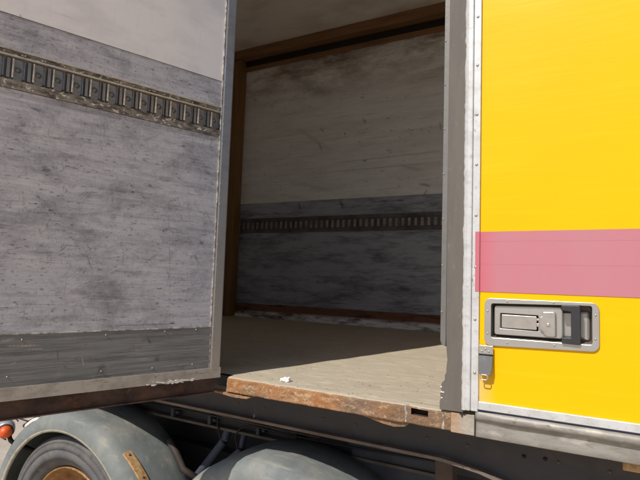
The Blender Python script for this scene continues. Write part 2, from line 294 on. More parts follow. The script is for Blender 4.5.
FAR = [[-1.391,0.681,-0.772,0.692,0.0038,0.9],[-1.422,0.63,-0.771,0.634,0.0029,0.8],[-1.213,0.683,-1.194,0.676,0.0063,0.9],[-1.22,0.92,-1.2,0.895,0.0063,0.7],[-1.5,0.901,-1.471,0.874,0.005,0.6],[-0.877,0.525,-0.823,0.511,0.0067,0.8],[-0.838,0.49,-0.854,0.465,0.005,0.7],[-1.351,0.462,-1.33,0.415,0.0083,0.8],[-1.627,0.457,-1.619,0.42,0.0063,0.8],[-1.759,1.302,-1.653,1.22,0.0208,0.5],[-1.651,1.17,-1.44,1.112,0.025,0.5],[-1.448,1.34,-1.183,1.142,0.0417,0.3],[-1.51,0.818,-1.481,0.766,0.0063,0.7],[-0.938,0.813,-0.926,0.767,0.0042,0.7],[-0.883,0.828,-0.865,0.772,0.0042,0.7],[-0.828,0.838,-0.816,0.788,0.0042,0.6],[-0.775,0.847,-0.769,0.804,0.0042,0.6],[-1.698,0.589,-1.418,0.524,0.0125,0.2],[-0.991,0.636,-0.878,0.6,0.0083,0.3],[-1.808,1.376,-0.781,1.266,0.0292,0.25],[-1.64,0.905,-1.427,0.761,0.0125,0.25]]
for q in FAR:
    if -.95 < q[0] < -.8 and q[1] > .8: q[5] = .3; q[3] = q[1]-.02
    elif q[4] < .004: q[4] = .0032; q[5] *= .6
for i in range(330):
    x = random.uniform(.05, .55); z = random.choice([random.uniform(-.12, .34)]*5+[random.uniform(-.21, -.13), random.uniform(.42, .48)])
    hz = random.random() < .62; ln = random.uniform(.002, .012)*(2.5 if random.random() < .12 else 1); a = random.gauss(0, .25)+(0 if hz else 1.5708)
    DARK.append([x, z, x+ln*math.cos(a)*(1 if hz else .5), z+ln*math.sin(a)*(1 if hz else .5), random.uniform(.0005, .0012), random.uniform(.15, .65)])
for i in range(90):
    x = random.uniform(.05, .55); z = random.uniform(-.10, .34); a = random.gauss(0, .5); ln = random.uniform(.004, .03)
    LITE.append([x, z, x+ln*math.cos(a), z+ln*math.sin(a), random.uniform(.0005, .0010), random.uniform(.3, .8)])

# ------------------------------------------------------------------ setting
g = bmesh.new()
for i in range(40):
    for j in range(40): pass
n = 60
vs = [[g.verts.new((60*math.copysign(abs(a)**2, a)-3, 60*math.copysign(abs(b)**2, b)+1, 0)) for b in [k/n*2-1 for k in range(n+1)]] for a in [k/n*2-1 for k in range(n+1)]]
for i in range(n):
    for j in range(n): g.faces.new((vs[i][j], vs[i+1][j], vs[i+1][j+1], vs[i][j+1]))
link('ground', g, M['ground'], kind='structure')

# ------------------------------------------------------------------ the trailer: one thing, everything below is its parts
T = bpy.data.objects.new('cargo_trailer', None); col.objects.link(T)
T['label'] = 'yellow sided cargo trailer with one side door swung open on a bare scuffed load space'
T['category'] = 'trailer'

ZT = 1.44           # top of the side opening
# load floor
def floor_mesh():
    bm = bmesh.new(); nx, ny = 150, 60
    xs = [-2.15+3.15*i/nx for i in range(nx+1)]; ys = [.028+1.60*(j/ny)**1.6 for j in range(ny+1)]
    v = [[bm.verts.new(W(x, y, -.2412+.0012*npnoise(x, y*2, 6)+.0006*npnoise(x, y, 40))) for y in ys] for x in xs]
    for i in range(nx):
        for j in range(ny): bm.faces.new((v[i][j], v[i+1][j], v[i+1][j+1], v[i][j+1]))
    return bm
link('floor', floor_mesh(), M['floor'], T, smooth=True, label='sunlit worn plywood load floor running back into deep shade')
link('floor_underside', B(((-2.15, .03, -.272), (1, 1.62, -.246))), M['chassis'], T)
# threshold: flaking rusty front edge with a tie-down slot
def threshold():
    bm = bmesh.new(); nx = 330; x0, x1 = -.812, -.268
    prof = [(.028, -.2412), (.02, -.2412), (.012, -.2414), (.006, -.2420), (.002, -.2436)] + [(0, -.246-.0305*k/12) for k in range(13)] + [(.006, -.2775), (.02, -.2772)]
    rows = []
    for i in range(nx+1):
        x = x0+(x1-x0)*i/nx; r = []
        endw = max(0, 1-(x-x0)/.02)
        for k, (y, z) in enumerate(prof):
            a = npnoise(x, z*3+k*.01, 9, 3)*.0016+npnoise(x, z*2, 60, 7)*.0010+npnoise(x, z, 160, 1)*.0009
            flake = .0012*min(1, max(0, npnoise(x, z*2.2, 26, 9)*9-.8))
            f = 1 if 3 <= k <= 17 else .25*(k > 0)
            if x > -.37: f *= .35
            yy = y+(a+flake)*f; zz = z+(npnoise(x, 0, 30, 5)*.0010*(1 if k > 14 else .6 if k else 0))
            zz += (.0016*max(0, npnoise(x, 0, 40, 12)) * -1 if 1 <= k <= 5 else 0)
            r.append(bm.verts.new(W(x+endw*(-.006 if k > 10 else .008)*(k/len(prof)-.3), yy, zz)))
        rows.append(r)
    for i in range(nx):
        xm = x0+(x1-x0)*(i+.5)/nx
        for k in range(len(prof)-1):
            zm = (prof[k][1]+prof[k+1][1])/2
            if prof[k][0] <= 0.0001 and prof[k+1][0] <= .0001 and -.347 < xm < -.3126 and -.2585 < zm < -.246: continue
            f = bm.faces.new((rows[i][k], rows[i+1][k], rows[i+1][k+1], rows[i][k+1])); f.material_index = 0 if k < 4 else 1
    bm.faces.new(rows[0])
    return bm
th = link('threshold', threshold(), [M['floor'], M['rust']], T, smooth=True, label='flaking rust brown steel edge under the load floor')
b = bmesh.new()
for a, c in (((-.349, .0045, -.2600), (-.3105, .022, -.2590)), ((-.349, .0045, -.2455), (-.3105, .022, -.2445)), ((-.3495, .0045, -.2595), (-.3485, .022, -.2450)), ((-.3110, .0045, -.2595), (-.31, .022, -.2450)), ((-.3495, .022, -.26), (-.31, .024, -.2445))): box(b, a, c)
link('tie_down_slot', b, M['rust_dark'], th)
def weld(x0, x1, z0, z1, seed, nseg=16):
    bm = bmesh.new(); L_, R_ = [], []
    for k in range(nseg+1):
        z = z0+(z1-z0)*k/nseg
        l = x0+npnoise(z, seed, 90)*.003; r = x1+npnoise(z, seed+5, 90)*.003; m_ = (l+r)/2
        L_.append((l, z)); R_.append((r, z))
    rows = [[bm.verts.new(W(l, .002, z)), bm.verts.new(W((l+r)/2, -.0035+npnoise(z, seed, 200)*.0012, z)), bm.verts.new(W(r, .002, z))] for (l, z), (r, _) in zip(L_, R_)]
    for a, c in zip(rows, rows[1:]):
        for k in (0, 1): bm.faces.new((a[k], a[k+1], c[k+1], c[k]))
    return bm
link('weld_bead', weld(-.3610, -.3525, -.2740, -.2400, 3), M['caulk'], th, smooth=True)
link('weld_bead', weld(-.2850, -.2790, -.2760, -.2480, 8), M['caulk'], th, smooth=True)
# bent rusty lip hanging under the threshold, and the hinge plate on its left
b = bmesh.new(); prism(b, [(-.475, -.2765), (-.35, -.2765), (-.362, -.2865), (-.385, -.2900), (-.41, -.2875), (-.44, -.2815)], .006, .012)
link('bent_flange', b, M['rust'], th, bevel=.001)
b = bmesh.new(); prism(b, [(-.875, -.2800), (-.740, -.2800), (-.755, -.2870), (-.80, -.2885), (-.835, -.2850), (-.875, -.2835)], .004, .03)
box(b, (-.90, .035, -.262), (-.80, .05, -.252))
link('hinge_plate', b, M['rust'], th, bevel=.002)
link('corner_block', B(((-.2682, -.0002, -.2790), (-.2240, .03, -.2415))), M['sill_rusty'], T, bevel=.002)
link('drain_slit', B(((-.2515, -.0018, -.2432), (-.2405, .0, -.2398)), ((-.2480, -.0018, -.2475), (-.2455, .0, -.2445))), M['hole'], T)
link('joint_gap', B(((-.2240, .002, -.2790), (-.2215, .03, -.2330))), M['hole'], T)

# box shell
link('side_wall', B(((-2.2, 0, -.28), (-.90, .03, 1.50)), ((-.90, .0, ZT), (1.0, .03, 1.50)), ((.37, 0, -.21), (1.0, .03, ZT))), M['yellow'], T)
link('inner_lining', B(((-2.16, .0305, -.24), (-.965, .036, 1.46)), ((-.965, .0305, 1.442), (.995, .036, 1.46)), ((.375, .0305, -.24), (.995, .036, 1.442))), M_wall_upper, T)
link('door_jamb', B(((-.96, .031, -.235), (-.905, .06, ZT))), M['batten'], T)
link('end_wall', B(((-2.2, .03, -.28), (-2.165, 1.64, 1.50))), M_wall_upper, T)
link('end_wall', B(((1.0, 0, -.28), (1.03, 1.64, 1.50))), M_wall_upper, T)
link('roof', B(((-2.2, 0, 1.50), (1.03, 1.64, 1.53))), M['white_side'], T)
link('ceiling', B(((-2.165, .03, 1.462), (1.0, 1.6, 1.499))), M['ceiling'], T)
fw_ = sheet(-2.165, -.66, .468, 1.47, 500, 300, 1.600, W, FAR, (), 'far_wall', M_wall_upper, T, th=-.03, wb=.3, label='dingy white upper wall panel with water stains')
lw_ = sheet(-2.165, -.66, -.25, .4675, 500, 240, 1.5985, W, FAR, (), 'lower_wall_panel', M_wall_lower, fw_, th=-.03)
link('far_wall', B(((-.66, 1.6, -.25), (1.0, 1.63, 1.47))), M_wall_lower, T)
def rail_far():
    bm = B(((-2.06, 1.5935, .352), (-.6, 1.5985, .372)), ((-2.06, 1.5935, .280), (-.6, 1.5985, .296)), ((-2.06, 1.596, .296), (-.6, 1.5985, .352)))
    x = -2.05
    while x < -.62:
        box(bm, (x, 1.591, .300), (x+.004, 1.596, .350)); box(bm, (x+.012, 1.5925, .304), (x+.027, 1.596, .346), mi=1); x += .0355
    return bm
link('lashing_rail', rail_far(), [Mat('dark_rail', rgb(112, 106, 104), .6, .2).L(rgb(50, 44, 42), 8, .4, .65, .6).done(), Mat('rail_pad', rgb(168, 164, 162), .5, .2).L(rgb(90, 84, 80), 12, .4, .65, .6).done()], fw_)
def kick():
    bm = bmesh.new(); nx = 260; prof = [(1.5985, -.158), (1.590, -.163), (1.588, -.18), (1.587, -.197), (1.583, -.205), (1.579, -.22), (1.577, -.238), (1.578, -.25)]
    rows = []
    for i in range(nx+1):
        x = -2.06+1.5*i/nx
        rows.append([bm.verts.new(W(x, y+npnoise(x, z, 12)*.004+npnoise(x, z, 60, 3)*.004*(k > 2), z+npnoise(x, 0, 9, k)*.004+npnoise(x, 1, 50, k)*.002)) for k, (y, z) in enumerate(prof)])
    for a, c in zip(rows, rows[1:]):
        for k in range(len(prof)-1): bm.faces.new((a[k], a[k+1], c[k+1], c[k]))
    return bm
link('kick_board', kick(), M['kick'], fw_, smooth=True, label='brown kick board with peeling pale paint along its foot')
link('ceiling_batten', B(((-2.165, 1.53, 1.405), (1.0, 1.598, 1.461)),), M['batten'], T, bevel=.004)
link('wall_batten', B(((-2.165, 1.588, 1.338), (1.0, 1.598, 1.368)),), M['batten'], T, bevel=.003)
link('batten_gap_shade', B(((-2.165, 1.585, 1.366), (1.0, 1.5975, 1.407)),), Mat('painted_gap_shade', rgb(40, 30, 24), .8).done(), T)  # very dark strip: shade of the gap between the battens painted in
link('corner_post', B(((-2.16, 1.53, -.245), (-2.064, 1.596, 1.40))), M['post'], T, bevel=.006)

# ------------------------------------------------------------------ open door (own frame: x along the leaf away from the hinge, y out of its inner face)
dd = Vector((.3280, .9447, 0)).normalized()
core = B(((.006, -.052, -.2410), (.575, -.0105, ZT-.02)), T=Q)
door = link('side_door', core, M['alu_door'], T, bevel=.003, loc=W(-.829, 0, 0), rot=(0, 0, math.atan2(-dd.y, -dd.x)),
            label='open side door showing its scuffed grey and white inner face')
sheet(.039, .562, .487, ZT-.03, 190, 120, .0, Q, DARK, LITE, 'white_panel', M['door_white'], door, label='plain white upper lining panel')
sheet(.039, .562, .4215, .4855, 420, 60, -.0006, Q, DARK, LITE, 'grey_panel', M['door_grey'], door, label='narrow bluish grey lining strip above the track')
sheet(.039, .562, -.1205, .343, 520, 440, -.0004, Q, DARK, LITE, 'grey_panel', M['door_grey'], door, label='large scratched grey lining panel below the track', warp=.0006)
kp = sheet(.039, .562, -.2190, -.1215, 420, 90, .0028, Q, DARK, LITE, 'kick_plank', M['plank'], door, label='dark weathered plank along the foot of the door', warp=.0006)
screw_heads('screw', M['screw'], [(.285, .0030, -.129), (.155, .0030, -.127), (.078, .0030, -.126), (.29, .003, -.203), (.18, .003, -.206), (.083, .003, -.206), (.44, .003, -.131), (.46, .003, -.198)], Vector((0, 1, 0)), .0016*D, .0012*D, kp, Q)
def edge_strip(a0, a1, fixed0, fixed1, n, along, amp, seed, nseg=160):
    """thin metal strip with slightly ragged inner border"""
    bm = bmesh.new(); rows = []
    for i in range(nseg+1):
        t = a0+(a1-a0)*i/nseg; j = amp*npnoise(t, seed, 40)+amp*.6*npnoise(t, seed, 160)
        p = [(fixed0, n-.006), (fixed0, n), (fixed1+j, n), (fixed1+j, n-.006)]
        rows.append([bm.verts.new(Q(q, y, t) if along == 'z' else Q(t, y, q)) for q, y in p])
    for a, c in zip(rows, rows[1:]):
        for k in range(3): bm.faces.new((a[k], a[k+1], c[k+1], c[k]))
    bm.faces.new(rows[0]); bm.faces.new(rows[-1])
    return bm
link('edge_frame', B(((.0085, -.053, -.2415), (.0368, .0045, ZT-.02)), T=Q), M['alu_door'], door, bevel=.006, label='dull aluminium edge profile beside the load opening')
link('sealant_bead', edge_strip(-.219, ZT-.03, .0370, .0396, .0032, 'z', .0012, 2, 400), M['caulk'], door)
link('sealant_bead', edge_strip(.039, .562, -.1217, -.1197, .0034, 's', .0010, 5, 300), M['caulk'], door)
link('bottom_strip', edge_strip(.0075, .562, -.2425, -.2180, .0050, 's', .0006, 9, 240), M['alu_strip'], door, label='worn aluminium strip along the foot of the door')
screw_heads('rivet', M['screw'], [(.0325, .0048, -.22+.0498*k) for k in range(24)], Vector((0, 1, 0)), .0011*D, .0007*D, door, Q)
ch = link('bottom_channel', B(((.0175, -.045, -.2790), (.575, -.006, -.2427)), ((.0175, -.0065, -.2790), (.575, .0015, -.2762)), ((.014, -.03, -.27), (.0178, -.008, -.245)), T=Q), M['rust_dark'], door, bevel=.0015, label='rust brown steel channel under the open door')
bm = bmesh.new(); random.seed(8)
for k in range(46):
    s = random.gauss(.125, .035); z = -.2405+random.gauss(0, .0018); r = random.uniform(.0006, .0034)
    if not .08 < s < .19: continue
    prism(bm, [(s+r*math.cos(a)*random.uniform(1., 2.6), z+r*.55*math.sin(a)*random.uniform(.6, 1.3)) for a in [i*math.pi/3.5 for i in range(7)]], .0048, .0058, T=Q)
link('paint_flakes', bm, M['paper'], door, kind='stuff')
# lashing track let into the door
tr = link('lashing_track', B(((.0355, -.0102, .3450), (.562, -.0085, .4200)), T=Q), M['gap'], door, label='galvanised lashing track with a row of pressed cleats')
link('track_rim', B(((.0362, -.0086, .4175), (.562, .0026, .4205)), ((.0362, -.0086, .4055), (.562, .0026, .4088)), T=Q), M['galv_bright'], door, bevel=.0007)
link('track_groove', B(((.0362, -.0086, .4090), (.562, -.0008, .4173)), T=Q), M['track_dirt'], door)
link('track_flange', edge_strip(.0355, .562, .3440, .3610, .0010, 's', .0008, 14, 300), M['track_dirt'], door, label='grimy lower flange of the lashing track')
screw_heads('rivet', M['screw'], [(.045+.0355*k, -.0008, .4132) for k in range(15)], Vector((0, 1, 0)), .0022*D, .003*D, door, Q)
def cleat_mesh():
    bm = bmesh.new()
    def bx(a, c, mi):
        box(bm, a, c, Q, mi)
    # pressed pad, bars each side, dark slots stay open between them
    bx((.0080, -.0086, .3650), (.0106, .0030, .4015), 1)
    bx((-.0112, -.0086, .3655), (-.0094, .0002, .4010), 0)
    bx((-.0215, -.0086, .3640), (-.0158, -.0010, .4030), 0)
    N = 24; c = Q(0, 0, .3825); hw, hh = .0094*D, .0205*D
    def sq(t, n): 
        k = min(hw/max(abs(math.cos(t)), 1e-6), hh/max(abs(math.sin(t)), 1e-6)); return c+Vector((math.cos(t)*k, n*D, math.sin(t)*k))
    ts = [2*math.pi*k/N for k in range(N)]
    rings = [[bm.verts.new(sq(t, -.0086)) for t in ts], [bm.verts.new(sq(t, -.0030)) for t in ts]]
    for r, h in ((.0068, -.0030), (.0063, -.0016), (.0056, -.0022), (.0048, -.0060), (.0030, -.0078)):
        rings.append([bm.verts.new(c+Vector((math.cos(t)*r*D, h*D, math.sin(t)*r*D))) for t in ts])
    for a, b_ in zip(rings, rings[1:]):
        for k in range(N):
            f = bm.faces.new((a[k], a[(k+1) % N], b_[(k+1) % N], b_[k])); f.material_index = 0
    f = bm.faces.new(rings[-1]); f.material_index = 0
    return bm
c0 = link('cleat', cleat_mesh(), [M['galv'], M['galv_bright'], M['hole']], door, bevel=.0008)
for k in range(15):
    o = c0 if k == 0 else c0.copy()
    if k: col.objects.link(o); o.parent = door
    o.location = Vector(((.055+.0355*k)*D, 0, 0))

# ------------------------------------------------------------------ closed yellow door
def ring_plate(xs, zs, n0, n1):
    bm = bmesh.new(); g0 = {}; g1 = {}
    for i, x in enumerate(xs):
        for j, z in enumerate(zs): g0[i, j] = bm.verts.new(W(x, n0, z)); g1[i, j] = bm.verts.new(W(x, n1, z))
    for i in range(3):
        for j in range(3):
            if (i, j) == (1, 1): continue
            bm.faces.new((g0[i, j], g0[i+1, j], g0[i+1, j+1], g0[i, j+1])); bm.faces.new((g1[i, j], g1[i, j+1], g1[i+1, j+1], g1[i+1, j]))
    def wall(p, q): bm.faces.new((g0[p], g0[q], g1[q], g1[p]))
    for i in range(3): wall((i, 0), (i+1, 0)); wall((i, 3), (i+1, 3)); wall((0, i), (0, i+1)); wall((3, i), (3, i+1))
    wall((1, 1), (2, 1)); wall((2, 1), (2, 2)); wall((2, 2), (1, 2)); wall((1, 2), (1, 1))
    return bm
yd = link('closed_door', ring_plate([-.2165, -.1985, -.0250, .36], [-.2290, -.0985, -.0290, ZT], 0, .045), M['yellow'], T, label='closed yellow side door with a faded pink band')
for za, zb, zc in ((.1018, .0832, .1035), (.08306, .0402, None), (.04006, -.0115, None)):
    b2 = bmesh.new(); prism(b2, [(-.2165, za), (.36, zc or za), (.36, zb), (-.2165, zb)], -.0012, .0002)
    link('pink_band', b2, M['pink'], yd, label='faded pink tape band' if zc else None)
b2 = bmesh.new(); prism(b2, [(-.2246, .1018), (-.2168, .1018), (-.2166, -.0115), (-.2240, -.0115)], -.0056, -.0048); link('pink_band', b2, M['pink'], yd, label='end of the pink band lapped over the frame')
link('door_frame', B(((-.2440, -.0085, -.2330), (-.2305, .0, ZT))), M['alu_frame'], yd, bevel=.003)
link('door_frame', B(((-.2303, -.0048, -.2330), (-.2167, .0, ZT))), M['alu_frame'], yd, bevel=.0015)
link('bottom_frame', B(((-.2165, -.0055, -.2287), (.37, .0, -.2137))), M['alu_frame'], yd, bevel=.002)
link('bottom_seal', B(((-.2180, -.0052, -.2306), (.37, .0, -.2289))), Mat('navy_seal', rgb(38, 40, 62), .6).done(), yd)
screw_heads('rivet', M['steel_rough'], [(-.2235, -.0048, .133+.0985*k) for k in range(-3, 12)], Vector((0, -1, 0)), .0030*D, .0016*D, yd)
def sealant_edge():
    bm = bmesh.new(); n = 300; rows = []
    for i in range(n+1):
        z = -.233+1.0*i/n; j = .0018*npnoise(z, 2, 25)+.0014*npnoise(z, 5, 90)
        rows.append([bm.verts.new(W(-.2475+j, -.0030, z)), bm.verts.new(W(-.2445+j*.5, -.0080, z)), bm.verts.new(W(-.2400, -.0089, z))])
    for a, c in zip(rows, rows[1:]):
        for k in (0, 1): bm.faces.new((a[k], a[k+1], c[k+1], c[k]))
    return bm
link('sealant_bead', sealant_edge(), M['alu_frame'], yd, smooth=True)
# rubber seal flap with a torn foot, and its thin metal retainer
def seal():
    left = [(-.2795, ZT), (-.2795, .2), (-.2785, -.10), (-.2772, -.125), (-.2754, -.1451), (-.2772, -.160), (-.2768, -.168), (-.2800, -.1739), (-.2795, -.182), (-.2862, -.190), (-.2880, -.1997), (-.2850, -.205), (-.2888, -.209), (-.2872, -.218), (-.2893, -.226), (-.2890, -.2393)]
    pts = left+[(-.2445, -.2385), (-.2425, ZT)]
    bm = bmesh.new(); prism(bm, pts, -.0035, .0035); return bm
sl = link('door_seal', seal(), M['rubber'], yd, bevel=.001, label='grey rubber seal flap torn along its foot')
link('seal_nick', B(((-.2870, -.0040, -.2068), (-.2805, -.0033, -.2052)), ((-.2865, -.0040, -.2175), (-.2835, -.0033, -.2160)), ((-.2880, -.0040, -.1975), (-.2850, -.0033, -.1955))), M['paper'], yd)
bm = bmesh.new(); prism(bm, [(-.2905, ZT), (-.2905, -.108), (-.2885, -.1155), (-.2845, -.1175), (-.2795, -.1200), (-.2795, ZT)], -.0015, .012)
link('seal_retainer', bm, M['seal_alu'], yd, bevel=.0015)
screw_heads('rivet', M['screw'], [(-.2880, -.0015, .128+.0910*k) for k in range(-2, 12)], Vector((0, -1, 0)), .0017*D, .0022*D, yd)
link('inner_lining', B(((-.2100, .0455, -.225), (-.1990, .048, ZT-.01)), ((-.0240, .0455, -.225), (.355, .048, ZT-.01)), ((-.1988, .0455, -.0275), (-.0242, .048, ZT-.01)), ((-.1988, .0455, -.225), (-.0242, .048, -.1000))), M_wall_upper, yd)
# recessed handle
def rrect(x0, x1, zf0, zf1, r, seg=6):
    """zf0/zf1: (left, right) heights of bottom and top"""
    L = lambda zf, x: zf[0]+(zf[1]-zf[0])*(x-x0)/(x1-x0)
    P = []
    for cx, sx, top, a0 in ((x1-r, 1, True, 0), (x0+r, -1, True, 90), (x0+r, -1, False, 180), (x1-r, 1, False, 270)):
        for k in range(seg+1):
            a = math.radians(a0+90*k/seg); x = cx+r*math.cos(a)
            z = (L(zf1, x)-r if top else L(zf0, x)+r)+r*math.sin(a); P.append((x, z))
    return P
def plate(outer, inner, n0, n1):
    bm = bmesh.new(); R = [[bm.verts.new(W(p[0], n, p[1])) for p in P] for P, n in ((outer, n1), (outer, n0), (inner, n0), (inner, n1))]
    m_ = len(outer)
    for a, c in zip(R, R[1:]+R[:1]):
        for k in range(m_): bm.faces.new((a[k], a[(k+1) % m_], c[(k+1) % m_], c[k]))
    return bm
hd = link('door_handle', plate(rrect(-.2067, -.0180, (-.1106, -.1053), (-.0228, -.0232), .012), rrect(-.1948, -.0288, (-.0950, -.0940), (-.0325, -.0285), .004), -.0042, .0005), M['steel'], T, bevel=.0015, label='stainless recessed lever handle with a black grip')
def tray():
    bm = bmesh.new(); t = rrect(-.1948, -.0288, (-.0950, -.0940), (-.0325, -.0285), .004); b_ = rrect(-.1925, -.0315, (-.0925, -.0915), (-.0345, -.0305), .006)
    A = [bm.verts.new(W(p[0], .0004, p[1])) for p in t]; C = [bm.verts.new(W(p[0], .026, p[1])) for p in b_]
    for k in range(len(t)): bm.faces.new((A[k], C[k], C[(k+1) % len(t)], A[(k+1) % len(t)]))
    bm.faces.new(C); return bm
link('recess_tray', tray(), M['gap'], hd, smooth=False)
bm = bmesh.new(); prism(bm, [(-.0790, -.0400), (-.0325, -.0385), (-.0325, -.0890), (-.0790, -.0880)], .016, .025)
link('tray_plate', bm, M['steel'], hd, bevel=.008)
# lever: pressed body with a sunk panel
lv = plate(rrect(-.1905, -.0745, (-.0895, -.0885), (-.0362, -.0335), .004), rrect(-.1795, -.1145, (-.0775, -.0785), (-.0500, -.0505), .002), .0035, .022)
link('lever_body', lv, M['steel'], hd, bevel=.0035)
link('lever_panel', B(((-.1780, .0062, -.0765), (-.1172, .0200, -.0520))), M['steel_rough'], hd, bevel=.002)
link('lever_groove', B(((-.1795, .0170, -.0785), (-.1145, .0210, -.0500))), M['hole'], hd)
link('lever_pivot', B(((-.1175, .004, -.0705), (-.1125, .010, -.0645)), ((-.1175, .004, -.0600), (-.1125, .010, -.0560))), M['steel_rough'], hd, bevel=.001)
bm = bmesh.new(); prism(bm, [(-.1065, -.0428), (-.0885, -.0418), (-.0855, -.0445), (-.0852, -.0840), (-.0880, -.0866), (-.0985, -.0868), (-.1035, -.0835), (-.1055, -.0790), (-.1118, -.0745), (-.1120, -.0530), (-.1080, -.0505)], -.0035, .008)
link('lock_cover', bm, M['steel_rough'], hd, bevel=.003)
bm = bmesh.new(); dome(bm, W(-.0975, -.0040, -.0655), Vector((0, -1, 0)), .0035*D, .0006*D, 14); link('lock_barrel', bm, M['steel'], hd, smooth=True)
bm = bmesh.new(); prism(bm, [(-.0760, -.0296), (-.0480, -.0290), (-.0463, -.0305), (-.0463, -.0935), (-.0480, -.0958), (-.0755, -.0950), (-.0755, -.0850), (-.0608, -.0850), (-.0608, -.0400), (-.0760, -.0388)], -.0100, .006)
link('pull_grip', bm, M['black'], hd, bevel=.004)
screw_heads('screw', M['steel_rough'], [(-.1660, -.0042, -.0277), (-.0885, -.0042, -.0262), (-.1660, -.0042, -.1027), (-.0880, -.0042, -.1002), (-.2008, -.0042, -.0470), (-.2008, -.0042, -.0880), (-.0235, -.0042, -.0440), (-.0240, -.0042, -.0840)], Vector((0, -1, 0)), .0021*D, .0012*D, hd)
# hold-back latch
lt = link('latch', B(((-.2151, -.0080, -.1262), (-.1901, -.0052, -.1103))), M['steel'], T, bevel=.001, label='small steel latch with a hanging grey tongue')
screw_heads('rivet', M['steel_rough'], [(-.2098, -.008, -.1212), (-.1972, -.008, -.1208), (-.2035, -.008, -.1165)], Vector((0, -1, 0)), .0022*D, .0014*D, lt)
bm = bmesh.new()
pf = [(-.2152, -.1290), (-.1903, -.1288), (-.1905, -.1520), (-.1935, -.1628), (-.2120, -.1628), (-.2148, -.1520)]
A = [bm.verts.new(W(x, -.0085-.0085*((-.129-z)/.034), z)) for x, z in pf]; C = [bm.verts.new(W(x, -.0065-.0085*((-.129-z)/.034), z)) for x, z in pf]
bm.faces.new(A); bm.faces.new(C[::-1])
for k in range(6): bm.faces.new((A[k], A[(k+1) % 6], C[(k+1) % 6], C[k]))
link('latch_tongue', bm, M['strap'], lt, bevel=.001)
link('latch_knuckle', tube(bmesh.new(), [W(-.2150, -.0072, -.1275), W(-.1903, -.0072, -.1275)], .0020*D, 10), M['hole'], lt, smooth=True)
rp = rrect(-.2105, -.1975, (-.1715, -.1715), (-.1625, -.1625), .0035, 4); rp.append(rp[0])
link('latch_ring', tube(bmesh.new(), [W(x, -.0165, z) for x, z in rp], .0011*D, 8, cap=False), M['screw'], lt, smooth=True)

# sill under the closed door, dented lip
def sill():
    bm = bmesh.new(); n = 200; rows = []
    for i in range(n+1):
        x = -.2215+1.2*i/n; a = npnoise(x, 0, 7, 2)*.0022+npnoise(x, 0, 22, 4)*.0010; t = min(1, (x+.2215)/.05)
        k = .5+.5*t
        P = [(.0, -.2312), (-.0045*k, -.2320), (-.0085*k, -.2345), (-.0102*k, -.2390+a*.5), (-.0095*k, -.2440+a), (-.0060*k, -.2475+a), (-.0005, -.2492+a), (.0018, -.2505+a), (.0016, -.258), (.0010, -.2690), (.0006+a*.4, -.2790), (.002, -.2802), (.03, -.2802)]
        rows.append([bm.verts.new(W(x, y+npnoise(x, z, 16, 8)*.0008, z)) for y, z in P])
    for a, c in zip(rows, rows[1:]):
        for k in range(len(a)-1): bm.faces.new((a[k], a[k+1], c[k+1], c[k]))
    bm.faces.new(rows[0]); return bm
link('sill', sill(), M['sill'], T, smooth=True, label='dented grey metal sill under the yellow door')

# ------------------------------------------------------------------ underbody
bm = bmesh.new(); prism(bm, [(-2.15, -.2735), (1.0, -.2735), (1.0, -.62), (-.10, -.405), (-.165, -.384), (-.234, -.3665), (-.31, -.3575), (-2.15, -.350)], .10, .108)
link('side_rail', bm, M['chassis'], T, label='dull side rail under the load floor')
def flange(pts, y0, y1, th):
    bm = bmesh.new(); rows = [[bm.verts.new(W(x, y0, z)), bm.verts.new(W(x, y1, z)), bm.verts.new(W(x, y1, z-th)), bm.verts.new(W(x, y0, z-th))] for x, z in pts]
    for a, c in zip(rows, rows[1:]):
        for k in range(4): bm.faces.new((a[k], a[(k+1) % 4], c[(k+1) % 4], c[k]))
    bm.faces.new(rows[0]); bm.faces.new(rows[-1]); return bm
link('rail_flange', flange([(-2.15, -.350), (-.31, -.3575), (-.234, -.3665), (-.165, -.384), (-.10, -.405), (1.0, -.62)], .082, .13, .007), M['chassis_edge'], T, bevel=.001)
link('inner_rail', B(((-2.15, .32, -.272), (1.0, .328, -.468))), M['chassis'], T)
link('rail_flange', B(((-2.15, .29, -.476), (-.38, .33, -.468))), M['chassis_edge'], T, bevel=.001)
link('main_beam', B(((-2.1, .48, -.272), (.95, .49, -.60)), ((-2.1, .45, -.612), (.95, .52, -.60))), M['chassis'], T)
link('main_beam', B(((-2.1, 1.12, -.272), (.95, 1.13, -.60)), ((-2.1, 1.09, -.612), (.95, 1.16, -.60))), M['chassis'], T)
link('added_dark_panel', B(((-2.0, .400, -1.0), (-.36, .408, -.585))), Mat('dark_panel_black', rgb(34, 34, 36), .9).done(), T)  # dark panel added to hide the sunlit ground between the mudguards
cm0 = None
for k in range(12):
    x = -2.05+.26*k
    if cm0 is None: cm0 = link('cross_member', B(((0, .11, -.330), (.012, .32, -.2735)), ((0, .11, -.338), (.03, .32, -.330)), ((0, .332, -.36), (.012, 1.6, -.2735))), M['chassis'], T); o = cm0
    else: o = cm0.copy(); col.objects.link(o); o.parent = T
    o.location.x = x*D
link('bolt', dome(bmesh.new(), W(-.1512, .100, -.3290), Vector((0, -1, 0)), .0045*D, .004*D, 6), M['hole'], T)
link('bolt', dome(bmesh.new(), W(-.1130, .100, -.3265), Vector((0, -1, 0)), .0045*D, .004*D, 6), M['hole'], T)
link('side_reflector', B(((.0140, .040, -.3040), (.062, .052, -.2900))), M['strapwood'], T, bevel=.003)
link('reflector_bracket', B(((.02, .052, -.300), (.055, .10, -.294))), M['brown'], T)
link('storage_box', B(((-.62, .30, -.80), (-.372, .95, -.428))), M['box'], T, bevel=.01)
link('box_lid', B(((-.626, .294, -.448), (-.366, .956, -.422))), M['box'], T, bevel=.006)
